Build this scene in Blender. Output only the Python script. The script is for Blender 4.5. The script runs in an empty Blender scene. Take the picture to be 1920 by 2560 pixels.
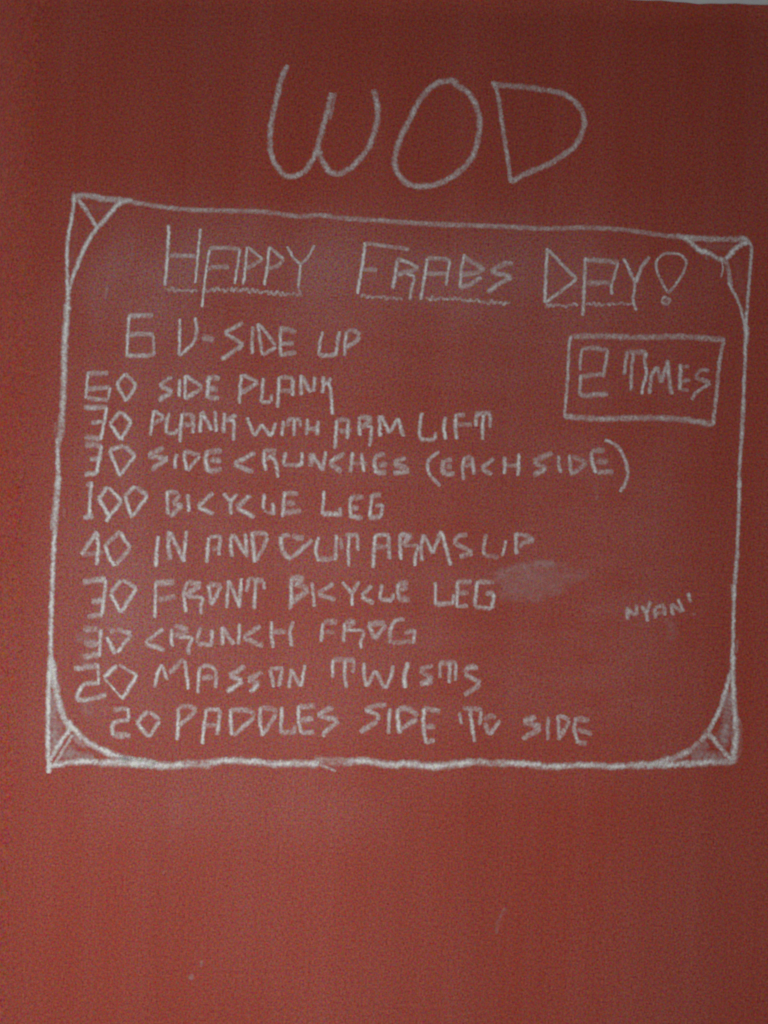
import bpy, math, random
from mathutils import Matrix, Vector

# ---------------------------------------------------------------- camera
SC = bpy.context.scene
COL = SC.collection
PXM = 0.00064                      # metres of wall per pixel of a 1920 x 2560 view
W, H = 1920 * PXM, 2560 * PXM
CAM_X, CAM_Z, DIST = 0.0, 1.30, 1.62
ROLL = math.radians(2.1)
CR, SR = math.cos(ROLL), math.sin(ROLL)

cam_d = bpy.data.cameras.new('camera')
cam_d.sensor_fit = 'VERTICAL'
cam_d.sensor_height = 24.0
cam_d.lens = 24.0 * DIST / H
cam_d.clip_start = 0.05
cam_d.clip_end = 50.0
cam = bpy.data.objects.new('camera', cam_d)
COL.objects.link(cam)
cam.matrix_world = Matrix((( CR, -SR,  0, CAM_X),
                           (  0,   0, -1, -DIST),
                           ( SR,  CR,  0, CAM_Z),
                           (  0,   0,  0, 1)))
SC.camera = cam

# ---------------------------------------------------------------- world and lamps (indoors)
world = bpy.data.worlds.new('World')
SC.world = world
world.use_nodes = True
bg = world.node_tree.nodes['Background']
bg.inputs['Color'].default_value = (0.90, 0.93, 1.0, 1)
bg.inputs['Strength'].default_value = 0.125

def area(name, loc, target, size, power, color, size_y=None):
    d = bpy.data.lights.new(name, 'AREA')
    d.energy = power
    d.color = color
    d.shape = 'RECTANGLE'
    d.size = size
    d.size_y = size_y or size
    o = bpy.data.objects.new(name, d)
    COL.objects.link(o)
    o.location = loc
    o.rotation_euler = (Vector(target) - Vector(loc)).to_track_quat('-Z', 'Y').to_euler()
    return o
lamp = area('room_lamp', (-0.52, -1.9, 0.62), (-0.26, 0.0, 0.88), 0.9, 10.1, (1.0, 0.97, 0.95))
lamp.data.spread = math.radians(112)
area('window_light', (-2.1, -0.55, 1.9), (-0.62, 0.05, 1.55), 0.7, 6.0, (0.88, 0.94, 1.0), 1.4)

SC.view_settings.view_transform = 'Standard'
SC.view_settings.look = 'None'
SC.view_settings.exposure = 0.0
SC.view_settings.gamma = 1.0
SC.cycles.transparent_max_bounces = 24
SC.cycles.filter_width = 2.1

# ---------------------------------------------------------------- helpers
def px(x, y):
    """a point of the wall seen at pixel x, y of the 1920 x 2560 view -> wall x, z"""
    a = (x - 960) * PXM
    b = (1280 - y) * PXM
    return CAM_X + a * CR - b * SR, CAM_Z + a * SR + b * CR

def tag(o, label=None, cat=None, group=None, kind=None):
    if label: o['label'] = label
    if cat: o['category'] = cat
    if group: o['group'] = group
    if kind: o['kind'] = kind
    return o

def empty(name, loc):
    o = bpy.data.objects.new(name, None)
    o.empty_display_size = 0.05
    COL.objects.link(o)
    o.location = loc
    return o

class NT:
    def __init__(self, name):
        self.m = bpy.data.materials.new(name)
        self.m.use_nodes = True
        self.t = self.m.node_tree
        self.t.nodes.clear()
    def n(self, kind, **kw):
        nd = self.t.nodes.new(kind)
        for k, v in kw.items():
            setattr(nd, k, v)
        return nd
    def l(self, a, b):
        self.t.links.new(a, b)
    def val(self, nd, **kw):
        for k, v in kw.items():
            nd.inputs[k.replace('_', ' ')].default_value = v
        return nd
    def math(self, op, a, b=None, clamp=False):
        nd = self.n('ShaderNodeMath', operation=op, use_clamp=clamp)
        for i, v in enumerate((a, b)):
            if v is None: continue
            if isinstance(v, (int, float)): nd.inputs[i].default_value = v
            else: self.l(v, nd.inputs[i])
        return nd.outputs[0]
    def noise(self, vec, scale, detail=2.0, rough=0.5, w=None):
        nd = self.n('ShaderNodeTexNoise')
        if w is not None:
            nd.noise_dimensions = '4D'
            nd.inputs['W'].default_value = w
        nd.inputs['Scale'].default_value = scale
        nd.inputs['Detail'].default_value = detail
        nd.inputs['Roughness'].default_value = rough
        self.l(vec, nd.inputs['Vector'])
        return nd.outputs['Fac']
    def ramp(self, fac, lo, hi, a=0.0, b=1.0):
        nd = self.n('ShaderNodeMapRange')
        self.l(fac, nd.inputs['Value'])
        nd.inputs['From Min'].default_value = lo
        nd.inputs['From Max'].default_value = hi
        nd.inputs['To Min'].default_value = a
        nd.inputs['To Max'].default_value = b
        return nd.outputs['Result']
    def mix(self, fac, a, b, blend='MIX'):
        nd = self.n('ShaderNodeMix', data_type='RGBA', blend_type=blend)
        for sock, v in ((nd.inputs[0], fac), (nd.inputs[6], a), (nd.inputs[7], b)):
            if isinstance(v, (int, float)): sock.default_value = v
            elif isinstance(v, tuple): sock.default_value = v
            else: self.l(v, sock)
        return nd.outputs[2]

def grain(t, vec, amp):
    """fine three-colour speckle, as a multiplier around 1"""
    comb = t.n('ShaderNodeCombineColor')
    for i, (w, k) in enumerate(((1.3, 0.60), (7.7, 1.15), (13.1, 1.55))):
        f = t.noise(vec, 360.0, 1.5, 0.65, w)
        g = t.noise(vec, 190.0, 1.0, 0.5, w + 3.0)
        s = t.math('ADD', t.math('MULTIPLY', f, 0.72), t.math('MULTIPLY', g, 0.28))
        t.l(t.ramp(s, 0.30, 0.70, 1 - amp * k, 1 + amp * k), comb.inputs[i])
    return comb.outputs[0]

# ---------------------------------------------------------------- materials
def mat_wall():
    t = NT('brick_red_paint')
    geo = t.n('ShaderNodeNewGeometry')
    pos = geo.outputs['Position']
    sep = t.n('ShaderNodeSeparateXYZ'); t.l(pos, sep.inputs[0])
    base = (0.350, 0.060, 0.038, 1)
    # dusty, wiped chalk film: soft cloudy patches, drawn out up and down by wiping
    mp = t.n('ShaderNodeMapping'); mp.inputs['Scale'].default_value = (1.0, 1.0, 0.55)
    t.l(pos, mp.inputs['Vector'])
    cloud = t.noise(mp.outputs[0], 2.6, 4.0, 0.55, 2.0)
    streakmap = t.n('ShaderNodeMapping'); streakmap.inputs['Scale'].default_value = (1.0, 1.0, 0.05)
    t.l(pos, streakmap.inputs['Vector'])
    streak = t.noise(streakmap.outputs[0], 26.0, 3.0, 0.6, 5.0)
    dust = t.math('ADD', t.ramp(cloud, 0.36, 0.72, 0.0, 0.05), t.ramp(streak, 0.45, 0.8, 0.0, 0.035))
    # more dust where the board has been written on and wiped before
    def box(x0, x1, z0, z1, soft):
        a = t.ramp(sep.outputs[0], x0 - soft, x0 + soft)
        b = t.ramp(sep.outputs[0], x1 + soft, x1 - soft)
        c = t.ramp(sep.outputs[2], z0 - soft, z0 + soft)
        d = t.ramp(sep.outputs[2], z1 + soft, z1 - soft)
        return t.math('MULTIPLY', t.math('MULTIPLY', a, b), t.math('MULTIPLY', c, d))
    swipe = t.n('ShaderNodeMapping'); swipe.inputs['Rotation'].default_value = (0, math.radians(-24), 0)
    swipe.inputs['Scale'].default_value = (0.28, 1.0, 1.0)
    t.l(pos, swipe.inputs['Vector'])
    wipes = t.ramp(t.noise(swipe.outputs[0], 13.0, 4.0, 0.6, 21.0), 0.42, 0.72)
    b3 = box(-0.50, 0.36, 1.62, 1.745, 0.05)
    b4 = box(-0.46, 0.02, 0.79, 0.86, 0.045)
    b5 = box(0.22, 0.45, 0.96, 1.22, 0.07)
    b1 = box(-0.52, 0.50, 0.90, 1.78, 0.07)
    b2 = box(-0.52, -0.30, 0.95, 1.74, 0.10)
    blot = t.ramp(t.noise(mp.outputs[0], 7.0, 3.0, 0.6, 9.0), 0.35, 0.7, 0.25, 1.0)
    dust = t.math('ADD', dust, t.math('MULTIPLY', t.math('MULTIPLY', b1, blot), 0.06))
    dust = t.math('ADD', dust, t.math('MULTIPLY', t.math('MULTIPLY', b2, blot), 0.10))
    dust = t.math('ADD', dust, t.math('MULTIPLY', t.math('MULTIPLY', b1, wipes), 0.06))
    dust = t.math('ADD', dust, t.math('MULTIPLY', t.math('MULTIPLY', b3, blot), 0.12))
    dust = t.math('ADD', dust, t.math('MULTIPLY', t.math('MULTIPLY', b4, blot), 0.09))
    dust = t.math('ADD', dust, t.math('MULTIPLY', t.math('MULTIPLY', b5, wipes), 0.03))
    col = t.mix(dust, base, (0.52, 0.46, 0.47, 1))
    # roller-laid paint: broad tone drift
    drift = t.ramp(t.noise(streakmap.outputs[0], 7.0, 2.0, 0.5, 1.0), 0.3, 0.7, 0.96, 1.04)
    # paler, more orange band with a wavy limit along the top edge
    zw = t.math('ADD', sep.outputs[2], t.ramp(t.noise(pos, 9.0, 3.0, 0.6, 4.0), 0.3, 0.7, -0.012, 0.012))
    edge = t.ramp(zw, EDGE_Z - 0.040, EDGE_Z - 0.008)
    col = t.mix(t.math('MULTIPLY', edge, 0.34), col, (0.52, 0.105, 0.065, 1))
    cc = t.n('ShaderNodeCombineColor')
    for i in range(3): t.l(drift, cc.inputs[i])
    col = t.mix(1.0, col, cc.outputs[0], 'MULTIPLY')
    col = t.mix(1.0, col, grain(t, pos, 1.0), 'MULTIPLY')
    bsdf = t.n('ShaderNodeBsdfPrincipled')
    t.l(col, bsdf.inputs['Base Color'])
    bsdf.inputs['Roughness'].default_value = 0.62
    bsdf.inputs['Specular IOR Level'].default_value = 0.12
    bump = t.n('ShaderNodeBump'); bump.inputs['Strength'].default_value = 0.25
    bump.inputs['Distance'].default_value = 0.0006
    t.l(t.noise(pos, 240.0, 3.0, 0.6), bump.inputs['Height'])
    t.l(bump.outputs[0], bsdf.inputs['Normal'])
    out = t.n('ShaderNodeOutputMaterial'); t.l(bsdf.outputs[0], out.inputs[0])
    return t.m

def mat_pale():
    t = NT('pale_grey_paint')
    pos = t.n('ShaderNodeNewGeometry').outputs['Position']
    cl = t.ramp(t.noise(pos, 5.0, 4.0, 0.6), 0.3, 0.7, 0.9, 1.05)
    cc = t.n('ShaderNodeCombineColor')
    for i in range(3): t.l(cl, cc.inputs[i])
    col = t.mix(1.0, (0.66, 0.67, 0.66, 1), cc.outputs[0], 'MULTIPLY')
    col = t.mix(1.0, col, grain(t, pos, 0.12), 'MULTIPLY')
    bsdf = t.n('ShaderNodeBsdfPrincipled'); bsdf.inputs['Roughness'].default_value = 0.8
    t.l(col, bsdf.inputs['Base Color'])
    out = t.n('ShaderNodeOutputMaterial'); t.l(bsdf.outputs[0], out.inputs[0])
    return t.m

def mat_chalk(name, base, soft_in, coarse):
    """chalk dust caught on the tooth of the paint: cover is patchy, thins towards the stroke's rim"""
    t = NT(name)
    pos = t.n('ShaderNodeNewGeometry').outputs['Position']
    uv = t.n('ShaderNodeUVMap'); uv.uv_map = 'stroke'
    su = t.n('ShaderNodeSeparateXYZ'); t.l(uv.outputs[0], su.inputs[0])
    dens = t.n('ShaderNodeAttribute'); dens.attribute_name = 'dens'
    v = t.math('ABSOLUTE', su.outputs[1])
    rim = t.math('ADD', v, t.ramp(t.noise(pos, 330.0, 2.0, 0.6, 3.3), 0.3, 0.7, -0.09, 0.09))
    nd = t.n('ShaderNodeMapRange', interpolation_type='SMOOTHSTEP')
    t.l(rim, nd.inputs['Value'])
    nd.inputs['From Min'].default_value = 1.0
    nd.inputs['From Max'].default_value = soft_in
    prof = t.math('MULTIPLY', nd.outputs['Result'], t.ramp(v, 1.0, 0.86))
    # the flat of the stick leaves two firmer rims and a thinner middle on light strokes
    rims = t.ramp(v, 0.0, 0.5, 0.72, 1.2)
    light = t.ramp(dens.outputs['Fac'], 0.85, 0.5)
    rims = t.math('ADD', t.math('MULTIPLY', t.math('SUBTRACT', rims, 1.0), light), 1.0)
    prof = t.math('MULTIPLY', prof, rims)
    tooth = t.ramp(t.noise(pos, coarse, 3.0, 0.65, 6.1), 0.32, 0.68, 0.42, 1.34)
    # streaks across the stroke, left where the stick skipped
    sc = t.n('ShaderNodeCombineXYZ'); t.l(t.math('ADD', t.math('MULTIPLY', su.outputs[0], 190.0), t.math('MULTIPLY', su.outputs[1], 0.7)), sc.inputs[0])
    t.l(t.math('MULTIPLY', su.outputs[1], 0.9), sc.inputs[1])
    skip = t.ramp(t.noise(sc.outputs[0], 1.0, 2.0, 0.5, 8.0), 0.3, 0.7, 0.62, 1.26)
    patch = t.ramp(t.noise(pos, 55.0, 2.0, 0.5, 2.2), 0.3, 0.7, 0.84, 1.12)
    # heavy strokes fill the tooth of the paint, light ones leave it showing
    a = t.math('MULTIPLY', dens.outputs['Fac'], prof)
    var = t.math('SUBTRACT', t.math('MULTIPLY', tooth, t.math('MULTIPLY', skip, patch)), 0.86)
    gap = t.math('MULTIPLY', var, t.ramp(a, 0.2, 1.1, 1.7, 0.55))
    a = t.math('MULTIPLY', a, t.math('ADD', gap, 1.0), True)
    a = t.math('MINIMUM', a, 0.97)
    col = t.mix(1.0, base, grain(t, pos, 0.13), 'MULTIPLY')
    bsdf = t.n('ShaderNodeBsdfDiffuse'); t.l(col, bsdf.inputs['Color'])
    tr = t.n('ShaderNodeBsdfTransparent')
    mx = t.n('ShaderNodeMixShader')
    t.l(a, mx.inputs[0]); t.l(tr.outputs[0], mx.inputs[1]); t.l(bsdf.outputs[0], mx.inputs[2])
    out = t.n('ShaderNodeOutputMaterial'); t.l(mx.outputs[0], out.inputs[0])
    return t.m

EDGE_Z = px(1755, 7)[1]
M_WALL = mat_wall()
M_PALE = mat_pale()
M_CHALK = mat_chalk('white_chalk', (0.80, 0.80, 0.78, 1), -0.05, 230.0)
M_SMEAR = mat_chalk('smeared_chalk_dust', (0.64, 0.58, 0.58, 1), -0.2, 160.0)

# ---------------------------------------------------------------- the wall
LX = px(120, 0)[0]                 # here the wall starts to round off to the left
RAD = 0.15
def wall_profile():
    pts = []
    n = 14
    for i in range(n, -1, -1):
        a = math.radians(90) * i / n
        pts.append((LX - RAD * math.sin(a), RAD * (1 - math.cos(a))))
    pts.insert(0, (LX - RAD, 0.9))
    x = LX
    while x < 2.2:
        x += 0.12
        pts.append((x, 0.0))
    return pts

def extrude_profile(name, prof, z0, z1, nz, mat, parent, yoff=0.0, wavy=False):
    rng = random.Random(5)
    verts, faces = [], []
    n = len(prof)
    # thickness: a back row 0.12 m behind
    for k in range(nz + 1):
        z = z0 + (z1 - z0) * k / nz
        for (x, y) in prof:
            zz = z
            if wavy and k == nz:
                zz += 0.0012 * math.sin(x * 23.0) + 0.0009 * math.sin(x * 61.0 + 1.0) + 0.0006 * math.sin(x * 143.0)
            verts.append((x, y + yoff, zz))
    for k in range(nz):
        for i in range(n - 1):
            a = k * n + i
            faces.append((a, a + 1, a + 1 + n, a + n))
    base = len(verts)
    for z in (z0, z1):
        for (x, y) in prof:
            verts.append((x + (0.1 if x < LX else 0.0), y + 0.14 + yoff, z))
    for i in range(n - 1):
        faces.append((base + i + 1, base + i, base + n + i, base + n + i + 1))
        top = nz * n
        faces.append((top + i, top + i + 1, base + n + i + 1, base + n + i))
        faces.append((i + 1, i, base + i, base + i + 1))
    faces.append((n - 1, base + n - 1, base + 2 * n - 1, nz * n + n - 1))
    me = bpy.data.meshes.new(name)
    me.from_pydata(verts, [], faces)
    me.materials.append(mat)
    me.update()
    for p in me.polygons: p.use_smooth = p.index < nz * (n - 1)
    for e in me.edges:
        if (e.vertices[0] >= base) or (e.vertices[1] >= base): e.use_edge_sharp = True
    for e in me.edges:
        za, zb = (me.vertices[i].co.z for i in e.vertices)
        if e.vertices[0] < base and e.vertices[1] < base and ((e.vertices[0] >= nz * n and e.vertices[1] >= nz * n) or (e.vertices[0] < n and e.vertices[1] < n)): e.use_edge_sharp = True
    o = bpy.data.objects.new(name, me)
    COL.objects.link(o)
    if parent: o.parent = parent
    return o

prof = wall_profile()
fine = []
for a, b in zip(prof[:-1], prof[1:]):
    fine.append(a)
    if b[0] - a[0] > 0.05:
        for k in range(1, 6):
            fine.append((a[0] + (b[0] - a[0]) * k / 6, a[1] + (b[1] - a[1]) * k / 6))
fine.append(prof[-1])
wall = empty('painted_wall', (0, 0, 0))
tag(wall, 'large brick red painted wall that carries all the chalk writing, pale grey above', 'wall')
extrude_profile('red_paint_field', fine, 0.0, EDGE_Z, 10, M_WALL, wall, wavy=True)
up = extrude_profile('upper_wall_band', [(x, y) for x, y in fine], EDGE_Z - 0.004, EDGE_Z + 0.7, 2, M_PALE, wall, yoff=0.0025)
up['label'] = 'pale grey band of wall above the red paint'

# ---------------------------------------------------------------- chalk strokes
COUNT = [0]
RNG = random.Random(11)

def catmull(p):
    if len(p) < 3: return p
    q = [(2 * p[0][0] - p[1][0], 2 * p[0][1] - p[1][1])] + p + [(2 * p[-1][0] - p[-2][0], 2 * p[-1][1] - p[-2][1])]
    out = []
    for i in range(1, len(q) - 2):
        p0, p1, p2, p3 = q[i - 1], q[i], q[i + 1], q[i + 2]
        n = 8
        for k in range(n):
            t = k / n
            out.append(tuple(0.5 * (2 * p1[c] + (p2[c] - p0[c]) * t + (2 * p0[c] - 5 * p1[c] + 4 * p2[c] - p3[c]) * t * t
                       + (3 * p1[c] - p0[c] - 3 * p2[c] + p3[c]) * t * t * t) for c in (0, 1)))
    out.append(p[-1])
    return out

def resample(p, step):
    out = [p[0]]; acc = 0.0
    for a, b in zip(p[:-1], p[1:]):
        d = math.hypot(b[0] - a[0], b[1] - a[1])
        if d < 1e-6: continue
        t = step - acc
        while t <= d:
            out.append((a[0] + (b[0] - a[0]) * t / d, a[1] + (b[1] - a[1]) * t / d))
            t += step
        acc = d - (t - step)
    if math.hypot(out[-1][0] - p[-1][0], out[-1][1] - p[-1][1]) > 0.3 * step: out.append(p[-1])
    return out

class Mark:
    """collects the strokes of one letter or line; build() links them as one mesh"""
    def __init__(self): self.v = []; self.f = []; self.uv = []; self.d = []
    def stroke(self, pts, w, s, smear=False):
        step = 2.6 if w < 40 else 6.0
        p = resample(catmull(pts), step)
        if len(p) < 2: return
        COUNT[0] += 1
        y = -(0.00030 + (COUNT[0] % 40) * 0.00002)
        if smear: y = -(0.00012 + (COUNT[0] % 12) * 0.00001)
        n = len(p)
        base = len(self.v)
        ph = RNG.uniform(0, 50)
        g = w * (1.34 if not smear else 1.1)
        total = 0.0
        for i in range(n):
            a = p[max(0, i - 1)]; b = p[min(n - 1, i + 1)]
            dx, dy = b[0] - a[0], b[1] - a[1]
            L = math.hypot(dx, dy) or 1.0
            nx, ny = -dy / L, dx / L
            if i: total += math.hypot(p[i][0] - p[i - 1][0], p[i][1] - p[i - 1][1])
            wob = 0.035 * w * (math.sin(total * 0.19 + ph) + 0.7 * math.sin(total * 0.47 + 2 * ph)) if not smear else 0.0
            ww = g * (1 + 0.07 * math.sin(total * 0.13 + ph * 3) + 0.04 * math.sin(total * 0.39 + ph))
            end = min(1.0, (min(i, n - 1 - i) * step + 0.28 * w) / (0.75 * w))
            ww *= 0.62 + 0.38 * end
            de = s * (0.50 + 0.50 * end) * (1 + 0.13 * math.sin(total * 0.08 + ph * 1.7))
            for j, vv in enumerate((-1.0, -0.5, 0.0, 0.5, 1.0)):
                x, z = px(p[i][0] + nx * (wob + vv * ww / 2), p[i][1] + ny * (wob + vv * ww / 2))
                self.v.append((x, y, z))
                self.uv.append((total * PXM + ph, vv))
                self.d.append(de)
        for i in range(n - 1):
            for j in range(4):
                a = base + i * 5 + j
                self.f.append((a, a + 1, a + 6, a + 5))
    def build(self, name, parent, mat, origin=None):
        xs = [v[0] for v in self.v]; zs = [v[2] for v in self.v]
        c = origin or Vector(((min(xs) + max(xs)) / 2, 0.0, min(zs)))
        me = bpy.data.meshes.new(name)
        me.from_pydata([(v[0] - c[0], v[1] - c[1], v[2] - c[2]) for v in self.v], [], self.f)
        lay = me.uv_layers.new(name='stroke')
        for l in me.loops: lay.data[l.index].uv = self.uv[l.vertex_index]
        at = me.attributes.new('dens', 'FLOAT', 'POINT')
        at.data.foreach_set('value', self.d)
        me.materials.append(mat)
        me.update()
        o = bpy.data.objects.new(name, me)
        COL.objects.link(o)
        if parent:
            o.parent = parent
            o.location = Vector(c) - parent.location
        else:
            o.location = c
        return o

def parse(spec, org):
    """'x y x y ... w24 s.7 | ...' in the zoomed tracing grid -> list of (points, width, strength)"""
    ox, oy, k = org
    out = []
    for st in spec.split('|'):
        nums, w, s, zig = [], 26.0, 0.7, 0
        for tk in st.split():
            if tk[0] == 'w': w = float(tk[1:])
            elif tk[0] == 's': s = float(tk[1:])
            elif tk[0] == 'z': zig = float(tk[1:])
            else: nums.append(float(tk))
        pts = [(ox + nums[i] / k, oy + nums[i + 1] / k) for i in range(0, len(nums) - 1, 2)]
        if zig:
            r = random.Random(int(nums[0]))
            a, b = pts[0], pts[-1]
            L = math.hypot(b[0] - a[0], b[1] - a[1])
            q, d, sg = [], 0.0, 1
            while d < L:
                t = d / L
                q.append((a[0] + (b[0] - a[0]) * t, a[1] + (b[1] - a[1]) * t + sg * zig / k * r.uniform(0.1, 1.35)))
                d += r.uniform(3.0, 9.5); sg = -sg
            for i in range(0, len(q) - 1):
                out.append(([q[i], q[i + 1]], w / k, s * r.uniform(0.6, 1.15)))
        else:
            out.append((pts, w / k, s))
    return out

GAIN_W, GAIN_S = 1.08, 1.13
def mark(name, parent, spec, org, mat=None, smear=False, gain=None):
    m = Mark()
    for pts, w, s in parse(spec, org):
        m.stroke(pts, w * (1 if smear else GAIN_W), s * (1 if smear else GAIN_S) * (gain or 1), smear)
    return m.build(name, parent, mat or (M_SMEAR if smear else M_CHALK))

def base_of(specs):
    xs, zs = [], []
    for spec, org in specs:
        for pts, w, s in parse(spec, org):
            for p in pts:
                x, z = px(*p); xs.append(x); zs.append(z)
    return ((min(xs) + max(xs)) / 2, 0.0, min(zs))

def text_row(name, label, cat, letters, group=None, extra=()):
    """letters: list of spec strings; a tuple (x, y[, k]) in the list moves the tracing grid"""
    org = None; L = []
    for it in letters:
        if isinstance(it, tuple): org = (it[0], it[1], it[2] if len(it) > 2 else 3.0)
        else: L.append((it, org))
    root = empty(name, base_of(L))
    tag(root, label, cat, group)
    gain = 0.74 if name == 'chalk_title' else None
    for spec, o in L:
        part = 'letter'
        if spec[0] == '#':
            part, spec = spec[1:].split(':', 1)
        mark(part, root, spec, o, gain=gain)
    for part, spec, o in extra:
        mark(part, root, spec, o, smear=part.startswith('dust'))
    return root
_base = base_of
def base_of(specs):
    return _base([(s.split(':', 1)[1] if s[0] == '#' else s, o) for s, o in specs])

CW = 'chalk writing'
G_ROWS = 'chalked exercise lines inside the border'

text_row('chalk_title', 'large thin chalk letters WOD on bare red wall above the border', 'chalk title', [
 (0, 0, 1.728),
 "1243 280 1212 350 1195 430 1178 500 1168 570 1168 640 1185 700 1230 757 1275 760 1320 735 1365 660 1385 585 1412 490 1432 400 w24 s.72 | 1450 400 1425 520 w14 s.4 | 1372 640 1395 700 1430 745 1475 748 1530 712 1590 640 1620 560 1632 480 1615 385 w25 s.7",
 (960, 0, 1.728),
 "315 375 300 350 240 357 195 385 150 440 110 520 70 600 46 690 60 750 105 795 165 805 240 792 320 745 380 680 408 590 412 510 385 430 350 390 310 370 w25 s.7",
 "470 350 492 410 505 500 520 600 535 690 548 790 w19 s.68 | 475 367 600 376 700 390 w24 s.5 | 700 390 770 405 825 440 862 500 860 560 825 630 760 680 700 715 610 752 548 788 w24 s.68",
])

text_row('chalk_headline', 'chalk headline HAPPY FRABS DAY! with zigzag underlining, top line inside the border', 'chalk headline', [
 (390, 540),
 "97 65 92 200 78 400 68 525 w27 s.85 | 335 95 318 250 305 400 296 505 w23 s.78 | 100 295 200 298 300 300 w34 s.42",
 "345 685 358 560 375 420 402 250 w22 s.8 | 400 245 500 238 630 248 w32 s.45 | 630 250 612 370 590 510 w23 s.75 | 390 395 460 382 550 385 w36 s.4",
 "682 230 672 380 655 515 w24 s.8 | 685 232 800 325 w24 s.58 | 800 325 680 395 w32 s.42",
 "850 230 835 380 812 520 w25 s.8 | 852 235 960 328 w28 s.55 | 960 330 910 375 845 395 w32 s.42",
 "985 228 1030 310 1080 362 w24 s.65 | 1190 220 1140 310 1083 365 w24 s.62 | 1083 365 1076 450 1066 545 w24 s.75 | 1066 545 1090 600 w22 s.4",
 "#underline:60 548 320 566 w21 s.48 z18", "#underline:350 560 560 552 w21 s.48 z18 | 560 548 1095 598 w21 s.48 z18",
 (850, 560),
 "190 140 165 320 130 525 w28 s.88 | 185 145 330 165 520 190 w30 s.45 | 160 340 280 345 w36 s.4",
 "430 270 415 370 395 485 w30 s.75 | 425 265 500 285 590 330 w30 s.55 | 590 335 500 360 425 380 w38 s.45 | 500 375 555 395 540 470 522 570 w26 s.65",
 "655 260 630 420 605 570 w27 s.82 | 655 258 740 258 830 275 w34 s.45 | 825 275 808 370 795 465 w23 s.7 | 640 372 810 370 w34 s.42",
 "935 225 915 320 905 420 900 480 w28 s.7 | 935 250 1000 290 1085 345 w38 s.45 | 1085 345 1000 370 915 378 w36 s.38 | 1060 400 980 450 900 480 w36 s.55",
 "1300 295 1230 300 1130 355 w38 s.48 | 1130 360 1290 395 w36 s.48 | 1290 400 1190 450 1105 515 w36 s.58",
 "#underline:155 540 480 566 w21 s.48 z16", "#underline:640 555 1280 595 w21 s.48 z18",
 (1340, 560),
 "85 180 75 350 65 595 w28 s.75 | 90 190 200 310 305 415 w28 s.6 | 305 415 180 510 68 590 w28 s.65",
 "370 250 362 450 350 690 w28 s.75 | 375 270 480 275 620 290 w38 s.45 | 615 290 590 380 565 470 568 530 w25 s.65 | 380 445 560 440 w40 s.38",
 "655 255 700 350 745 445 w28 s.65 | 850 245 790 330 745 445 w30 s.6 | 742 445 728 560 735 610 755 650 w25 s.65",
 "990 520 940 430 905 350 905 275 955 230 1020 220 1090 238 1125 285 1108 355 1050 450 990 520 w23 s.58 | 975 548 1002 575 975 606 945 582 958 550 980 546 w24 s.5 | 955 580 995 575 w30 s.25",
 "#underline:70 608 335 612 w21 s.46 z16", "#underline:375 602 735 600 w21 s.46 z15",
])

text_row('chalk_line', 'tall chalk line 6 V-SIDE UP, first exercise under the headline', CW, [
 (290, 760),
 "100 80 90 240 82 400 w26 s.75 | 95 90 280 85 w38 s.48 | 90 232 200 225 285 232 w38 s.48 | 280 235 288 385 w25 s.58 | 82 385 190 388 290 378 w36 s.55",
 "480 110 478 250 475 390 w26 s.72 | 592 100 605 190 580 290 475 390 w28 s.68",
 "645 262 690 255 735 270 w48 s.48",
 "955 140 815 215 w34 s.55 | 815 215 955 305 w30 s.58 | 955 305 790 418 w36 s.58",
 "1030 170 1020 270 1022 378 w28 s.62",
 "1065 145 1080 270 1100 385 w28 s.68 | 1068 150 1130 220 1200 315 w28 s.58 | 1200 320 1100 385 w32 s.55",
 "1238 165 1232 290 1238 400 w28 s.7 | 1240 180 1355 210 w42 s.38 | 1240 300 1335 295 w38 s.48 | 1240 385 1355 360 w36 s.42",
 "1550 205 1528 300 1522 390 w26 s.65 | 1522 383 1590 388 1645 378 w36 s.5 | 1675 205 1660 300 1648 390 w30 s.7",
 (770, 760),
 "290 205 278 300 275 390 w28 s.7 | 290 210 350 200 390 235 w36 s.48 | 388 240 350 290 280 325 w36 s.5",
], G_ROWS)

text_row('chalk_line', 'chalk line 60 SIDE PLANK, just under the tall 6 V-SIDE UP line', CW, [
 (180, 900),
 "120 90 105 290 w25 s.7 | 115 100 275 100 w40 s.48 | 110 220 290 205 w38 s.45 | 288 205 270 300 w24 s.65 | 110 285 270 302 w34 s.5",
 "400 100 335 185 w28 s.7 | 400 100 485 190 w30 s.58 | 487 185 408 310 w30 s.65 | 335 180 408 312 w30 s.75",
 "750 125 655 190 w32 s.55 | 655 190 755 235 w36 s.58 | 755 240 650 305 w38 s.55",
 "808 140 805 275 w28 s.75",
 "850 115 848 295 w28 s.78 | 850 115 980 205 w30 s.58 | 980 210 848 292 w34 s.55",
 "1025 120 1015 290 w34 s.72 | 1020 130 1110 140 w44 s.5 | 1030 215 1095 215 w46 s.45 | 1020 280 1105 290 w38 s.52",
 "1270 110 1255 330 w30 s.75 | 1275 110 1395 165 w32 s.55 | 1395 170 1265 250 w36 s.55",
 "1435 135 1420 320 w30 s.7 | 1420 318 1490 315 w28 s.58 | 1500 255 1490 315 w26 s.6",
 (290, 760),
 "1225 545 1218 660 1212 780 w30 s.78 | 1225 550 1330 555 w34 s.52 | 1325 555 1325 690 w32 s.7 | 1225 650 1320 650 w38 s.38",
 "1388 530 1388 685 w30 s.75 | 1390 540 1460 665 w36 s.62 | 1492 545 1480 660 w32 s.7",
 "1555 540 1550 670 w32 s.7 | 1615 555 1555 610 w34 s.55 | 1590 585 1610 650 1625 830 w30 s.78",
], G_ROWS)

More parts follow.
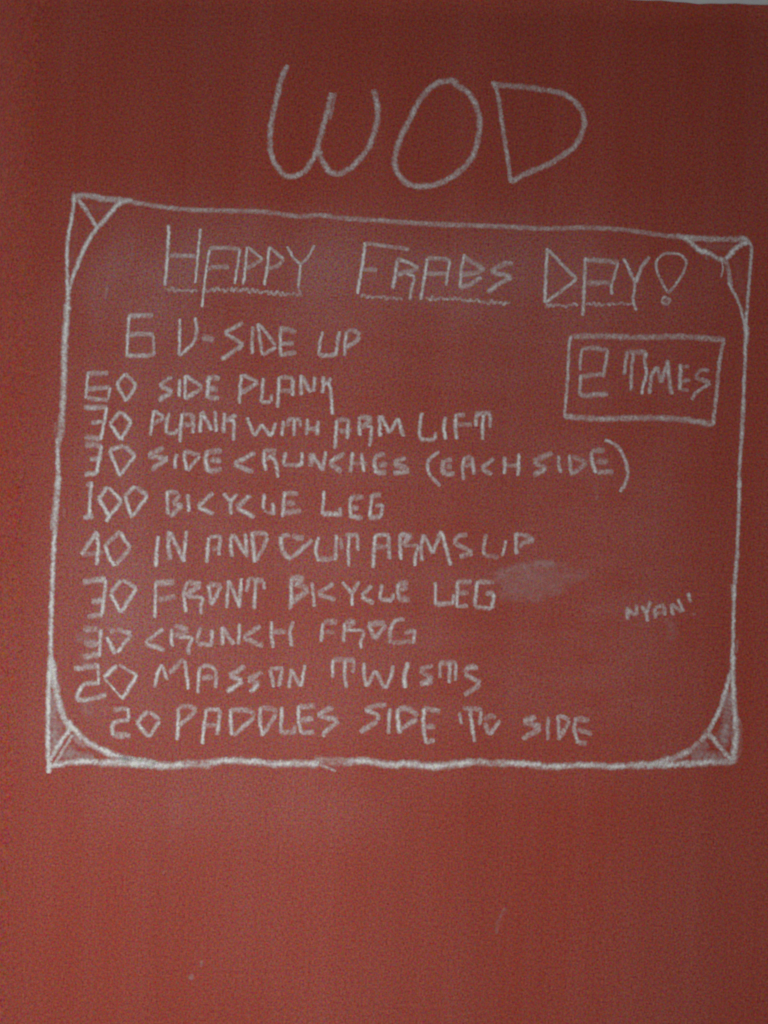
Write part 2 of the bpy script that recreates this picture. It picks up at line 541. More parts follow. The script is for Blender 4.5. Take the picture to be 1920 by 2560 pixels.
text_row('chalk_line', 'chalk line 30 PLANK WITH ARM LIFT, right above the SIDE CRUNCHES line', CW, [
 (180, 900),
 "90 355 265 355 w42 s.52 | 262 355 240 480 215 600 w29 s.8 | 145 470 235 465 w36 s.55 | 95 580 215 592 w44 s.5",
 "368 385 285 475 w34 s.65 | 368 390 448 460 w32 s.68 | 448 460 368 600 w32 s.75 | 285 475 368 600 w32 s.8",
 "615 375 605 450 588 570 w28 s.75 | 612 380 690 425 w30 s.52 | 690 430 605 485 w36 s.45",
 "728 395 710 480 708 550 w30 s.7 | 710 550 780 550 w32 s.62 | 790 515 775 555 w28 s.5",
 "830 400 815 500 812 618 w30 s.78 | 825 405 910 410 w38 s.42 | 905 405 910 480 905 550 w34 s.58 | 825 490 905 485 w40 s.4",
 "970 390 960 548 w30 s.7 | 975 385 1050 530 w34 s.65 | 1075 380 1082 540 w30 s.72",
 "1145 395 1135 550 w32 s.65 | 1235 410 1145 460 w38 s.45 | 1180 450 1215 470 1212 605 w30 s.75",
 "1312 430 1370 570 w28 s.7 | 1370 570 1425 480 w28 s.68 | 1420 480 1490 575 w30 s.7 | 1490 575 1530 470 w30 s.7",
 (700, 1000),
 "25 155 15 270 w30 s.72",
 "60 145 155 145 w36 s.48 | 65 140 60 200 w26 s.52 | 108 145 105 270 w28 s.7 | 152 150 152 205 w24 s.55",
 "208 140 200 265 w28 s.68 | 205 215 285 215 w34 s.42 | 285 155 278 265 w32 s.68",
 "425 150 420 250 412 370 w30 s.78 | 425 145 515 150 w36 s.42 | 515 145 503 295 w30 s.62 | 440 235 540 228 w38 s.38",
 "595 125 595 200 600 270 w30 s.62 | 600 125 690 140 w40 s.45 | 690 145 610 210 w42 s.45 | 650 200 685 205 680 280 672 350 w28 s.65",
 "745 115 750 275 w32 s.72 | 760 115 820 250 w32 s.68 | 820 250 885 135 w30 s.62 | 885 135 925 275 w32 s.7",
 "1065 95 1048 200 1050 295 w30 s.68 | 1048 295 1160 300 w36 s.55 | 1168 240 1160 300 w28 s.62",
 "1240 125 1230 200 1240 300 w30 s.75",
 "1320 105 1315 200 1328 295 w32 s.72 | 1320 110 1390 115 w36 s.45 | 1330 185 1440 185 w38 s.38",
 "1460 105 1580 100 w42 s.45 | 1468 110 1470 200 w30 s.55 | 1525 110 1518 200 1520 300 w30 s.7 | 1575 105 1578 210 w28 s.58",
], G_ROWS)

text_row('chalk_line', 'chalk line 30 SIDE CRUNCHES (EACH SIDE), the only one with brackets', CW, [
 (180, 900),
 "100 635 225 640 w46 s.5 | 225 640 205 740 185 855 w31 s.8 | 135 745 230 740 w36 s.5 | 95 860 185 850 w42 s.58",
 "385 640 280 680 w36 s.62 | 385 640 475 715 w38 s.55 | 475 715 355 870 w30 s.7 | 280 680 320 770 360 870 w30 s.78",
 "690 655 570 715 w40 s.45 | 570 720 720 740 w42 s.45 | 720 745 640 790 600 830 w36 s.52",
 "790 705 772 760 778 815 w30 s.65",
 "845 680 848 760 865 830 w30 s.72 | 845 680 960 715 w36 s.45 | 960 720 865 830 w30 s.58",
 "1010 680 1005 760 1020 840 w36 s.75 | 1010 690 1125 680 w46 s.42 | 1035 755 1120 750 w48 s.42 | 1020 835 1125 820 w40 s.46",
 "1375 695 1215 780 w36 s.55 | 1215 785 1360 840 w38 s.5",
 "1445 670 1440 750 1455 830 w32 s.72 | 1450 675 1535 680 w40 s.38 | 1530 690 1460 750 w36 s.38 | 1470 720 1525 760 1545 885 w32 s.68",
 (700, 1000),
 "42 390 25 490 w32 s.68 | 25 488 160 488 w34 s.55 | 165 390 165 495 w30 s.68",
 "240 395 230 500 w42 s.52 | 240 400 320 530 w32 s.62 | 345 385 318 530 w30 s.64",
 "485 400 370 465 w36 s.52 | 370 470 460 540 w44 s.5",
 "545 390 528 545 w30 s.68 | 545 475 660 478 w30 s.32 | 612 395 628 540 w30 s.68",
 "715 415 710 480 722 550 w34 s.65 | 715 415 790 405 w38 s.45 | 740 480 805 485 w42 s.36 | 720 545 800 540 w48 s.42",
 "945 435 850 465 w38 s.5 | 850 475 905 495 965 525 w46 s.45 | 970 535 850 550 w38 s.55",
 "1195 385 1125 440 1105 500 1130 575 w28 s.66 | 1130 575 1205 645 w28 s.5",
 "1225 450 1220 500 1230 565 w38 s.6 | 1230 455 1290 445 w38 s.45 | 1240 500 1290 500 w46 s.42 | 1235 560 1310 550 w42 s.45",
 "1385 430 1370 500 1375 600 w28 s.68 | 1380 440 1440 430 w42 s.42 | 1440 425 1455 560 w30 s.58 | 1385 490 1440 490 w38 s.36",
 "1605 440 1510 510 w34 s.58 | 1510 515 1590 560 w36 s.55",
 (1120, 1020),
 "425 365 425 495 w30 s.68 | 430 430 515 430 w36 s.32 | 530 340 525 510 w30 s.7",
 "785 335 640 400 w42 s.42 | 640 405 740 455 w38 s.46 | 735 455 640 505 w38 s.52",
 "830 355 830 420 845 488 w28 s.6",
 "910 350 915 430 925 505 w28 s.62 | 930 360 1040 410 w38 s.33 | 1040 415 930 495 w36 s.38",
 "1075 325 1080 400 1108 490 w32 s.75 | 1075 325 1175 315 w40 s.45 | 1110 405 1205 400 w46 s.36 | 1110 480 1240 480 w40 s.42",
 "1175 240 1260 280 1320 370 1345 470 1335 550 1290 630 w29 s.6",
], G_ROWS)

text_row('chalk_line', 'chalk line 100 BICYCLE LEG with a serifed 1 and two diamond noughts', CW, [
 (180, 1190),
 "150 40 140 120 135 200 130 310 w30 s.8 | 150 45 110 75 w32 s.48 | 85 312 165 300 w40 s.6",
 "270 80 200 170 w36 s.7 | 275 85 375 190 w32 s.7 | 375 190 290 290 255 345 w32 s.74 | 200 165 280 300 w34 s.75",
 "475 75 395 150 w34 s.65 | 475 80 570 145 w38 s.5 | 570 145 450 310 w32 s.7 | 400 150 425 240 450 315 w32 s.78",
 "715 110 720 290 w30 s.7 | 715 120 800 125 w36 s.45 | 815 140 755 205 w34 s.45 | 760 215 830 215 w30 s.42 | 830 215 735 305 w38 s.52",
 "870 135 878 270 w30 s.7",
 "1060 125 945 230 w36 s.6 | 945 235 1065 285 w36 s.64",
 "1135 130 1190 190 w32 s.68 | 1240 135 1190 190 w32 s.66 | 1190 185 1190 290 w30 s.7",
 "1340 145 1235 235 w40 s.55 | 1235 240 1370 310 w36 s.68",
 "1440 130 1435 250 w30 s.7 | 1440 258 1505 288 w28 s.36 | 1505 200 1512 295 w36 s.7",
 (700, 1190),
 "35 115 28 210 18 310 w32 s.72 | 40 130 140 130 w38 s.45 | 50 205 115 205 w46 s.42 | 25 275 160 260 w42 s.46",
 "330 110 325 200 315 290 w28 s.68 | 315 285 450 285 w42 s.58 | 450 235 455 305 w30 s.56",
 "535 150 525 230 535 320 w30 s.68 | 530 160 630 160 w44 s.46 | 540 235 590 240 w44 s.46 | 535 305 620 315 w38 s.5",
 "690 135 672 310 w30 s.7 | 690 140 760 145 w46 s.46 | 665 310 755 310 w40 s.5 | 755 310 772 215 w30 s.62 | 715 225 775 215 w34 s.5",
], G_ROWS)

text_row('chalk_line', 'chalk line 40 IN AND OUT ARMS UP, running above the oval chalk smear', CW, [
 (180, 1190),
 "190 415 70 590 w36 s.64 | 190 420 198 540 185 670 w32 s.78 | 75 590 240 572 w38 s.26",
 "365 415 250 515 w34 s.5 | 365 420 400 490 445 535 w32 s.7 | 440 540 325 670 w36 s.45 | 250 512 275 600 320 675 w32 s.75",
 "650 450 635 570 632 685 w32 s.78",
 "730 410 725 520 738 630 w36 s.6 | 735 420 790 530 840 645 w34 s.6 | 860 410 845 560 838 645 w30 s.7",
 "1025 460 1020 540 1012 650 w32 s.72 | 1030 460 1115 445 w32 s.5 | 1115 445 1100 595 w30 s.6 | 1050 545 1110 545 w36 s.32",
 "1205 435 1190 500 1200 605 w32 s.62 | 1210 435 1300 590 w32 s.6 | 1300 430 1312 610 w32 s.64",
 "1350 420 1360 530 1370 650 w34 s.72 | 1350 430 1440 430 1465 460 w36 s.45 | 1465 460 1430 550 1375 640 w32 s.5",
 (700, 1190),
 "75 440 10 455 w38 s.5 | 180 465 90 450 w48 s.45 | 5 455 20 560 80 630 w36 s.68 | 80 620 245 475 w36 s.55",
 "290 455 268 560 290 640 w30 s.72 | 290 625 415 620 w42 s.38 | 425 440 415 630 w30 s.62",
 "455 460 465 550 w26 s.42 | 490 445 590 440 w36 s.45 | 520 445 512 560 518 680 w28 s.7 | 580 440 585 560 w28 s.55",
 "715 440 705 560 698 690 w32 s.72 | 715 445 820 440 w36 s.45 | 815 440 815 540 825 625 w32 s.58 | 710 530 810 530 w40 s.38",
 "900 435 900 530 910 630 w30 s.72 | 895 440 990 445 w40 s.42 | 990 450 910 515 w40 s.42 | 930 525 1040 520 w28 s.36 | 1040 520 1015 600 1012 675 w28 s.68",
 "1075 435 1060 540 1065 640 w30 s.62 | 1080 440 1145 580 w30 s.6 | 1145 580 1210 410 w32 s.6 | 1210 415 1250 560 1280 670 w32 s.7",
 "1405 440 1340 450 1300 495 w36 s.45 | 1300 500 1445 570 w36 s.45 | 1445 580 1345 605 w40 s.5",
 (1100, 1300),
 "348 105 330 180 330 265 w28 s.55 | 335 265 440 278 w36 s.28 | 492 150 480 220 460 272 w26 s.64",
 "570 95 568 180 575 258 w30 s.62 | 570 105 640 115 705 155 w36 s.45 | 705 160 640 165 590 205 w36 s.36",
], G_ROWS)

text_row('chalk_line', 'chalk line 30 FRONT BICYCLE LEG, its end touching the oval chalk smear', CW, [
 (180, 1420),
 "80 105 255 80 w46 s.58 | 255 85 240 230 225 350 w30 s.7 | 145 250 235 245 w48 s.52 | 115 365 230 350 w40 s.52",
 "370 90 290 190 w36 s.54 | 380 90 485 150 w32 s.58 | 485 150 368 335 w34 s.68 | 290 190 365 335 w32 s.74",
 "628 110 625 250 622 375 w28 s.72 | 620 115 770 105 w50 s.52 | 650 240 775 210 w44 s.38",
 "870 100 840 190 855 330 w30 s.68 | 870 105 970 120 w42 s.45 | 965 130 850 205 w42 s.45 | 860 215 975 225 965 290 972 350 w30 s.6",
 "1030 120 1120 130 w40 s.38 | 1025 125 1045 275 w32 s.6 | 1120 135 1045 280 w34 s.55",
 "1175 90 1160 300 w28 s.68 | 1180 95 1255 285 w30 s.6 | 1270 75 1255 300 w30 s.7",
 "1325 80 1440 95 w38 s.4 | 1325 75 1312 180 w30 s.5 | 1380 85 1365 310 w30 s.64 | 1440 100 1440 160 w28 s.54",
 (700, 1420),
 "85 70 85 150 80 280 60 300 w32 s.68 | 80 75 180 75 w46 s.42 | 175 90 90 130 w34 s.36 | 110 120 215 155 w38 s.38 | 215 165 80 260 w48 s.45",
 "238 105 250 190 258 290 w28 s.62",
 "405 115 285 190 w34 s.5 | 285 195 420 240 w34 s.45",
 "468 105 540 190 w30 s.6 | 595 100 540 190 w32 s.5 | 540 190 540 285 w28 s.7",
 "690 130 610 210 w34 s.55 | 610 215 705 265 w36 s.6",
 "765 120 750 235 w30 s.64 | 750 238 845 240 w36 s.6 | 850 190 845 240 w30 s.55",
 "885 115 885 190 895 240 w32 s.64 | 885 120 965 115 w46 s.42 | 900 165 960 150 w36 s.38 | 890 235 975 235 w50 s.38",
 "1165 105 1165 275 w26 s.7 | 1160 272 1300 265 w38 s.46 | 1300 195 1300 275 w28 s.6",
 "1332 95 1325 300 w30 s.7 | 1325 105 1440 105 w42 s.38 | 1345 190 1415 185 w40 s.34 | 1330 290 1410 280 w30 s.38",
 "1480 95 1460 290 w30 s.7 | 1480 105 1605 105 w38 s.46 | 1460 290 1590 305 w34 s.5 | 1590 305 1605 190 w32 s.7 | 1540 190 1610 190 w42 s.5",
], G_ROWS)

text_row('chalk_line', 'chalk line 30 CRUNCH FROG, shortest of the lower exercise lines', CW, [
 (180, 1420),
 "85 455 215 460 w52 s.34 | 218 460 205 665 w30 s.7 | 90 560 205 570 w52 s.42 | 85 665 205 650 w48 s.5",
 "325 460 285 480 w42 s.45 | 335 460 445 490 w36 s.46 | 445 495 340 635 w32 s.64 | 262 515 325 645 w34 s.74",
 "685 455 550 560 w34 s.54 | 550 565 695 615 w40 s.54",
 "752 455 745 520 755 590 w30 s.7 | 770 430 870 460 w42 s.38 | 870 470 760 510 w52 s.33 | 800 520 900 525 875 590 880 650 w30 s.64",
 "965 445 935 560 w30 s.55 | 940 570 1045 575 w36 s.45 | 1052 460 1045 590 w34 s.65",
 "1128 440 1130 580 w34 s.68 | 1130 440 1215 575 w34 s.5 | 1258 415 1248 575 w30 s.65",
 "1415 435 1285 515 w36 s.46 | 1285 520 1435 585 w38 s.42",
 "1500 400 1495 500 1510 600 w30 s.7 | 1500 475 1610 480 w38 s.38 | 1660 400 1635 480 1650 590 w30 s.55",
 (700, 1420),
 "325 410 315 480 310 555 w30 s.7 | 330 405 430 400 w50 s.38 | 340 480 410 480 w32 s.22",
 "485 410 475 560 w28 s.64 | 490 405 570 400 w42 s.38 | 560 410 490 470 w36 s.32 | 500 465 625 475 605 550 612 605 w28 s.6",
 "660 420 790 410 w44 s.42 | 665 425 710 530 w36 s.52 | 795 425 710 535 w34 s.55",
 "935 380 860 400 825 480 830 565 w32 s.54 | 840 560 990 550 w36 s.32 | 1010 460 1000 570 w30 s.55 | 935 490 1010 465 w38 s.38",
], G_ROWS)

text_row('chalk_line', 'chalk line 20 MASSON TWISTS, second from the bottom, starting with a wide bold 20', CW, [
 (180, 1620),
 "15 155 200 130 w46 s.5 | 198 115 200 275 w26 s.7 | 200 265 100 270 45 340 40 395 w36 s.68 | 40 395 150 380 260 350 w38 s.55",
 "340 130 240 220 w38 s.78 | 350 125 490 205 w26 s.5 | 490 200 375 385 w34 s.78 | 240 225 310 300 370 370 w20 s.6",
 "675 120 640 200 622 300 w30 s.7 | 675 125 715 240 w28 s.55 | 730 190 840 80 w38 s.42 | 845 90 860 200 875 310 w30 s.7",
 "960 140 950 230 945 340 w28 s.72 | 960 140 1040 135 1080 175 w34 s.55 | 1082 170 1080 300 w30 s.6 | 975 225 1060 215 w44 s.42",
 "1300 135 1180 205 w38 s.54 | 1180 215 1280 240 w40 s.55 | 1280 250 1160 330 w38 s.64",
 "1430 180 1320 235 w38 s.38 | 1320 240 1405 265 w40 s.45 | 1405 270 1335 330 w40 s.6",
 "1485 155 1585 150 w32 s.55 | 1485 160 1515 295 w30 s.55 | 1580 155 1550 290 w30 s.6",
 (700, 1620),
 "85 155 68 300 w28 s.62 | 85 160 155 290 w30 s.55 | 188 125 158 290 w28 s.68",
 "395 85 395 225 w28 s.7 | 400 85 560 90 w42 s.38 | 490 90 485 200 500 300 w30 s.64 | 555 90 548 190 w28 s.5",
 "630 110 630 200 648 290 w30 s.64 | 648 290 720 165 w34 s.55 | 720 170 785 305 w32 s.55 | 850 130 830 220 790 305 w30 s.64",
 "960 105 932 220 942 300 w38 s.75",
 "1145 130 1050 160 w36 s.42 | 1050 170 1150 235 w38 s.38 | 1145 245 1050 270 w52 s.55",
 "1195 110 1325 110 w42 s.38 | 1200 110 1200 225 w26 s.6 | 1275 110 1268 265 w30 s.6 | 1320 110 1315 245 w26 s.5",
 "1485 145 1420 145 1380 185 w42 s.5 | 1385 195 1505 260 w36 s.54 | 1500 270 1440 315 1380 350 w40 s.46",
], G_ROWS)

text_row('chalk_line', 'chalk line 20 PADDLES SIDE TO SIDE, lowest line, indented just above the border', CW, [
 (180, 1620),
 "310 460 425 455 w38 s.5 | 425 450 425 550 w26 s.64 | 425 540 325 555 305 590 305 655 w36 s.64 | 305 655 440 655 w48 s.45",
 "570 470 485 560 w36 s.64 | 585 475 660 540 w32 s.5 | 658 545 578 670 w32 s.64 | 485 560 575 665 w34 s.6",
 "800 445 795 560 790 690 w30 s.76 | 800 445 880 435 935 465 w38 s.42 | 935 470 800 585 w36 s.45",
 "1010 460 990 590 978 720 w30 s.76 | 1005 460 1110 460 w34 s.5 | 1112 460 1090 655 w32 s.6 | 1000 580 1095 580 w38 s.38",
 "1190 455 1192 560 1200 655 w32 s.72 | 1190 460 1330 470 1370 515 w38 s.42 | 1370 520 1210 655 w36 s.5",
 "1415 440 1410 550 1430 660 w32 s.68 | 1415 450 1500 455 1535 490 w40 s.38 | 1530 495 1430 655 w34 s.5",
 "1575 440 1570 550 1568 640 w30 s.64 | 1568 635 1680 630 w38 s.42 | 1672 580 1665 640 w28 s.5",
 (700, 1620),
 "140 430 140 540 160 640 w30 s.72 | 140 440 265 435 w44 s.42 | 150 540 250 530 w44 s.46 | 155 635 260 630 w36 s.46",
 "400 440 280 500 w38 s.46 | 280 505 435 540 w40 s.46 | 440 550 350 620 320 665 w36 s.54",
 "800 425 700 435 635 465 w38 s.42 | 635 465 730 500 730 545 w34 s.54 | 730 550 600 630 w40 s.5",
 "825 450 818 550 815 645 w30 s.6",
 "882 450 885 550 900 645 w36 s.72 | 885 450 970 460 1035 510 w40 s.42 | 1030 530 900 610 w38 s.5",
 "1080 450 1075 580 1095 715 w34 s.68 | 1080 450 1200 475 w42 s.38 | 1095 590 1165 590 w46 s.45 | 1095 710 1160 690 w36 s.45",
 "1345 480 1360 570 w26 s.46 | 1370 450 1520 460 w38 s.33 | 1425 470 1440 580 1460 705 w32 s.6 | 1510 470 1495 580 w28 s.5",
 "1530 540 1570 510 1620 520 w38 s.38 | 1535 560 1575 655 w36 s.46 | 1650 540 1575 650 w32 s.55",
 (1200, 1730),
 "420 185 325 215 w44 s.5 | 320 225 455 260 w44 s.33 | 455 275 315 350 w42 s.46",
 "515 185 508 260 508 360 w28 s.48",
 "585 170 590 270 595 360 w30 s.52 | 590 175 670 205 w36 s.46 | 670 215 600 340 w34 s.46",
 "720 190 708 280 735 385 w32 s.64 | 720 200 820 210 w46 s.42 | 730 280 840 315 w38 s.38 | 735 375 800 385 w38 s.42",
], G_ROWS)

text_row('chalk_note', 'boxed chalk note 2 TIMES at the right, under DAY!', 'chalk note', [
 (1367, 800),
 "265 212 360 212 460 225 w36 s.42 | 268 210 252 290 250 380 w25 s.56 | 455 225 440 330 422 430 w27 s.6 | 425 405 250 425 w38 s.42 | 255 410 250 500 248 570 w28 s.64 | 245 570 350 562 460 555 w40 s.5",
 "600 240 750 245 w42 s.38 | 600 235 590 320 578 415 w28 s.56 | 650 250 635 380 632 530 w28 s.56 | 745 240 735 300 742 370 w28 s.54",
 "735 340 748 400 725 480 710 558 w28 s.72",
 "770 555 785 420 825 350 w30 s.6 | 825 345 855 470 w30 s.46 | 855 470 910 300 w32 s.5 | 905 300 915 420 935 560 w32 s.55",
 "1000 330 1000 430 995 525 w32 s.72 | 1005 355 1070 345 w28 s.28 | 1010 460 1075 445 w32 s.36 | 1000 525 1065 525 w28 s.33",
 "1220 380 1160 375 1110 420 w28 s.38 | 1110 430 1225 470 w36 s.38 | 1225 475 1120 545 1085 600 w28 s.54",
 "#outline_side:180 125 400 120 700 130 1000 125 1330 150 w44 s.38",
 "#outline_side:1325 135 1290 350 1272 550 1245 790 w30 s.55",
 "#outline_side:1250 785 1000 745 700 735 400 740 130 725 w44 s.46",
 "#outline_side:180 120 165 200 155 450 130 735 w25 s.6",
])

text_row('chalk_cry', 'small slanting faint chalk word NYAN! near the lower right of the border', CW, [
 (1240, 1460),
 "985 170 990 270 w32 s.46 | 990 185 1040 235 w32 s.42 | 1055 155 1050 240 w30 s.42",
 "1085 165 1130 215 w30 s.46 | 1160 130 1130 215 1135 280 w30 s.6",
 "1195 180 1190 215 1195 260 w28 s.48 | 1195 175 1260 155 w30 s.42 | 1262 160 1265 240 w30 s.46 | 1200 220 1265 205 w28 s.28",
 "1315 145 1325 235 w32 s.5 | 1320 150 1390 210 w32 s.46 | 1365 110 1405 210 w28 s.56",
 "1440 65 1460 140 w30 s.55 | 1485 215 1488 235 w28 s.22",
])

# ---------------------------------------------------------------- the border
BSPEC = [
 ('border_side', None, [((0,0,1), "178 488 225 490 270 497 330 503 w15 s.42 | 330 505 410 518 477 525 560 527 663 530 743 541 800 538 857 546 945 551 1083 561 1217 565 1340 571 1403 571 1473 569 1573 576 1640 586 1707 594 1773 598 w13.5 s.46 | 336 509 477 523 663 527 w8 s.24 | 900 549 1217 562 1340 568 w7 s.2")]),
 ('border_side', None, [((0,0,1), "169 755 167 790 162 860 161 905 w17 s.82"),
   ((100,900,2.765), "165 -10 167 100 158 300 150 430 w44 s.72 | 150 400 145 500 125 570 w50 s.5 | 105 430 105 520 w18 s.2 | 125 540 123 650 125 800 122 900 w34 s.78 | 130 800 115 950 104 1100 98 1200 w46 s.7 | 85 1060 82 1180 w26 s.35 | 165 1020 170 1090 w20 s.14 | 104 1180 96 1300 88 1500 78 1800 75 1950 78 2100 w36 s.85 | 78 2060 80 2212 w44 s.8")]),
 ('border_side', None, [((1780,780,5.025), "432 170 430 280 428 400 w70 s.8 | 415 380 415 550 415 700 w50 s.74 | 412 680 400 900 395 1100 w48 s.7 | 395 1080 380 1400 368 1600 w58 s.66 | 370 1580 350 1850 342 2000 336 2212 w48 s.72"),
   ((1780,1200,4.809), "328 0 325 200 318 420 w50 s.74 | 320 400 310 600 303 850 w46 s.72 | 303 840 288 1050 270 1250 w54 s.68 | 235 1250 250 1450 w40 s.28 | 270 1240 260 1500 253 1800 248 2000 238 2212 w50 s.78 | 305 1920 290 2080 w34 s.25")]),
 ('border_side', None, [((300,1850,2.37), "-10 112 60 128 130 138 220 148 300 152 380 145 w46 s.85 | 370 140 500 142 560 135 w50 s.5 | 530 132 620 122 700 120 w40 s.8 | 690 120 800 128 900 140 1050 138 1180 142 w42 s.78 | 1180 145 1240 165 1280 185 w18 s.5 | 1150 118 1260 125 1380 130 w50 s.36 | 1350 128 1420 122 1500 130 1600 145 1670 148 w44 s.8"),
   ((1000,1850,2.37), "-10 140 80 142 180 155 260 150 360 138 430 130 w46 s.82 | 420 125 480 130 540 138 w42 s.62 | 530 138 600 135 640 135 w44 s.5 | 620 135 760 142 860 155 960 156 w40 s.8 | 950 156 1060 148 1160 150 1250 157 1350 152 w38 s.75 | 1340 152 1430 148 1500 150 w44 s.66")]),
]
CORNERS = [
 ('upper left border corner, a thin open wedge with one spoke', [((90,460,5.53), "525 150 525 200 520 300 490 500 450 700 432 900 430 1100 432 1300 440 1450 w62 s.82 | 530 140 530 260 w90 s.4 | 440 1400 445 1640 w76 s.85"),
   ((90,460,5.53), "550 170 750 165 900 205 1050 220 1200 222 w90 s.45"),
   ((90,460,5.53), "1340 225 1200 245 1120 300 1060 370 980 460 900 550 840 620 w80 s.82 | 840 610 760 730 700 830 650 930 600 1050 560 1170 570 1200 w74 s.85 | 555 1150 520 1260 490 1350 455 1470 w66 s.68"),
   ((90,460,5.53), "575 205 640 290 720 400 840 600 w68 s.68")],
   "640 300 900 330 1080 300 w130 s.10 | 540 500 520 900 480 1200 w120 s.07"),
 ('upper right border corner with a ragged spoke and a small chalk tick', [((1640,540,5.925), "300 290 500 325 700 335 900 345 1100 345 1350 330 w90 s.46"),
   ((1640,540,5.925), "1330 350 1400 420 1412 550 1395 750 1380 950 1365 1150 1345 1400 1330 1600 1325 1790 w58 s.66 | 1220 380 1380 370 w110 s.4"),
   ((1640,540,5.925), "400 315 500 385 600 475 720 555 w84 s.78 | 690 500 830 580 900 620 1010 665 w84 s.72 | 950 620 980 700 990 780 975 850 960 915 w32 s.62 | 1020 650 1045 720 1075 820 1090 950 1120 1050 w76 s.45 | 1060 980 1120 1080 1180 1190 1240 1330 1280 1480 1310 1620 1320 1700 w54 s.66 | 740 580 745 650 w40 s.2"),
   ((1640,540,5.925), "1370 385 1250 430 1130 530 1030 650 w88 s.76")],
   "700 430 950 470 1150 440 w130 s.12 | 1200 600 1230 900 1290 1200 w160 s.08"),
 ('lower left border corner, thick bright wedge with a double spoke', [((90,1640,5.53), "205 0 195 120 185 300 175 500 170 800 168 1100 170 1350 175 1480 180 1620 w72 s.88 | 240 100 250 300 240 450 w60 s.45"),
   ((90,1640,5.53), "225 60 250 250 275 420 310 600 360 780 430 930 500 1030 w96 s.7 | 265 450 330 700 400 900 w50 s.4 | 440 900 530 1010 640 1130 780 1230 w90 s.78 | 740 1200 900 1290 1060 1360 1250 1420 1450 1450 1659 1480 w92 s.82 | 480 1080 600 1200 700 1250 w70 s.3"),
   ((90,1640,5.53), "480 1000 340 1190 190 1440 w70 s.78 | 510 1090 390 1280 270 1470 w48 s.62"),
   ((90,1640,5.53), "170 1510 300 1500 450 1475 700 1455 900 1470 w86 s.8 | 880 1480 1050 1470 1300 1480 1659 1490 w110 s.72")],
   "235 500 235 900 270 1350 w190 s.46 | 330 900 290 1250 w150 s.34 | 480 1230 480 1400 w200 s.40 | 350 1370 800 1400 w190 s.42"),
 ('lower right border corner, dusty wedge with a single short spoke', [((1620,1640,5.53), "1175 -20 1168 200 1175 450 1190 700 1205 900 w78 s.8 | 1210 860 1215 1050 1200 1250 1175 1490 w100 s.72 | 1250 850 1280 1000 1280 1300 1240 1400 w50 s.09"),
   ((1620,1640,5.53), "1140 230 1090 420 1040 580 985 760 900 920 840 1030 w68 s.74 | 860 1000 780 1110 720 1180 w80 s.55 | 700 1180 600 1290 w60 s.42 | 600 1290 480 1360 380 1400 230 1440 100 1490 -20 1510 w90 s.62"),
   ((1620,1640,5.53), "850 1080 1000 1265 1150 1440 w70 s.66 | 840 1040 845 1150 w34 s.5"),
   ((1620,1640,5.53), "-10 1515 300 1505 600 1485 850 1470 1080 1465 w90 s.7 | 1000 1450 1180 1470 w90 s.45")],
   "1120 500 1090 850 1060 1200 w200 s.50 | 950 1050 1100 1250 w170 s.34 | 820 1200 600 1380 w200 s.44 | 600 1400 1050 1380 w180 s.42"),
]
frame = empty('chalk_border', (0, 0, px(900, 1925)[1]))
tag(frame, 'big hand drawn chalk border with wedge corners round all the exercise lines', 'chalk border')
for nm, _, groups in BSPEC:
    m = Mark()
    gw, gs = (0.95, 0.92) if groups is BSPEC[0][2] else (1.08, 1.04)
    for org, spec in groups:
        for pts, w, s in parse(spec, org):
            m.stroke(pts, w * gw, s * gs)
    m.build(nm, frame, M_CHALK)
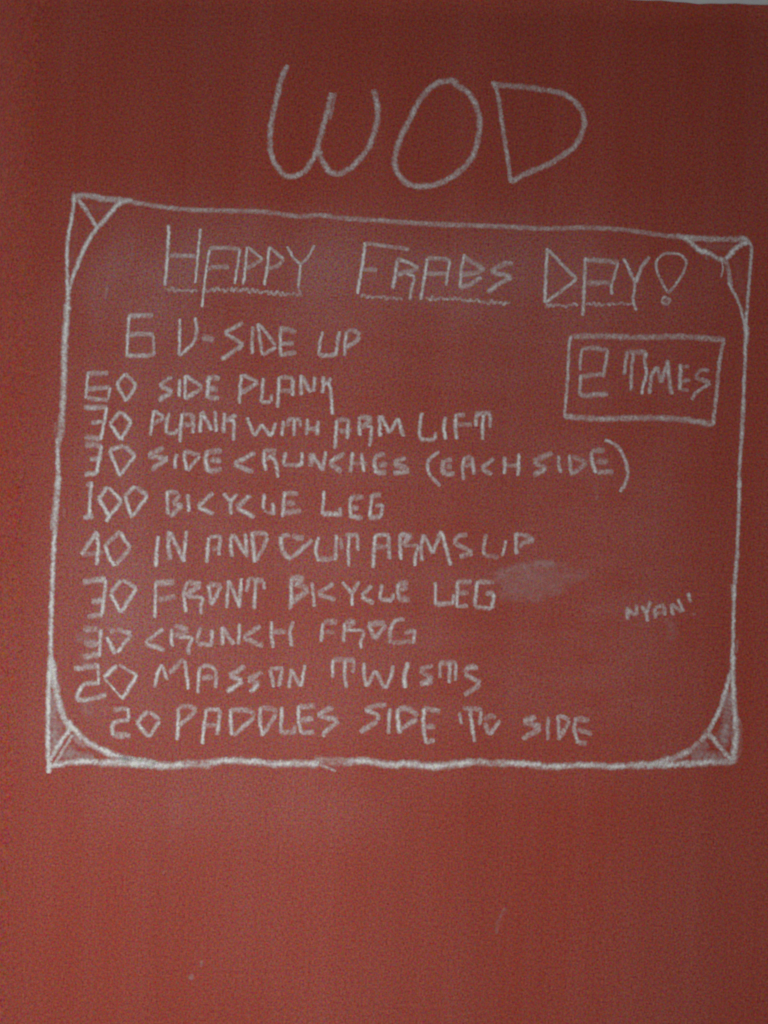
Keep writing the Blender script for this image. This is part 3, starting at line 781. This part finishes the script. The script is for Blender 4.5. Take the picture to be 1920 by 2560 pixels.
for lab, groups, dust in CORNERS:
    first = None
    for i, (org, spec) in enumerate(groups):
        m = Mark()
        for pts, w, s in parse(spec, org):
            m.stroke(pts, w * (1.0 if 'upper' in lab else 1.12), s * 1.10)
        if i == 0:
            c = m.build('border_corner', frame, M_CHALK)
            c['label'] = lab
            first = c
            cpos = c.location + frame.location
        else:
            nm = {1: 'corner_bar', 2: 'corner_arc', 3: 'corner_spoke'}[i]
            if 'right border corner' in lab and i == 2 and 'lower' in lab: nm = 'corner_spoke'
            if 'lower' in lab:
                nm = {1: 'corner_arc', 2: 'corner_spoke', 3: 'corner_bar'}[i]
            if lab.startswith('upper right'):
                nm = {1: 'corner_upright', 2: 'corner_arc', 3: 'corner_spoke'}[i]
            o = m.build(nm, None, M_CHALK)
            wl = o.location.copy()
            o.parent = first
            o.location = wl - cpos
    if dust:
        m = Mark()
        for pts, w, s in parse(dust, groups[0][0]):
            m.stroke(pts, w, s, True)
        o = m.build('corner_dust', None, M_SMEAR)
        wl = o.location.copy(); o.parent = first; o.location = wl - cpos

# ---------------------------------------------------------------- smears and stray marks
def smear(name, label, spec, org, cat='chalk smear', group=None):
    o = mark(name, None, spec, org, smear=True)
    return tag(o, label, cat, group)

smear('chalk_smear', 'oval rubbed chalk smear to the right of FRONT BICYCLE LEG',
      "400 430 560 400 720 380 880 360 w170 s.15 | 460 500 640 480 820 450 1000 420 1120 405 w150 s.15 | 440 560 600 560 780 540 940 500 w130 s.15 | 420 420 640 340 860 315 w90 s.16 | 700 330 860 330 960 360 w80 s.14 | 660 590 780 590 w80 s.14", (1100, 1300, 3.0))
smear('chalk_smear', 'faint rubbed chalk patch left of the 30 of CRUNCH FROG',
      "60 480 90 560 w150 s.24 | 70 640 110 720 w110 s.20 | 120 500 160 600 w120 s.16", (180, 1420, 3.0))
smear('chalk_smear', 'faint rubbed chalk patch just under the wide 20 of MASSON TWISTS',
      "90 400 110 450 150 510 w130 s.20", (180, 1620, 3.0))
smear('chalk_smear', 'faint chalk haze rubbed down the wall below the small word NYAN!',
      "1290 250 1320 350 1300 420 w110 s.12 | 1060 300 1150 320 w60 s.06", (1240, 1460, 3.0))
mk = lambda label, spec, org: smear('chalk_fleck', label, spec, org, 'chalk fleck')
mk('short faint chalk fleck between upper left corner and the tall 6', "985 1400 970 1500 955 1600 w60 s.34", (90, 460, 5.53))
mk('small pale chalk fleck low on the bare red wall at the left', "832 925 820 950 w30 s.36", (0, 1900, 1.728))
mk('thin faint fleck just above the pale low fleck at the left', "872 865 868 895 w18 s.22", (0, 1900, 1.728))
mk('dim round fleck on the bare red wall below the bottom border line', "708 478 705 495 w20 s.25", (0, 1900, 1.728))
mk('long faint slanting fleck low on the bare red wall, near the middle', "525 635 510 665 490 710 487 750 w22 s.17", (960, 1900, 1.728))
mk('faint downward drip fleck below the bracketed word SIDE', "1100 570 1120 690 w40 s.14", (1120, 1020, 3.0))
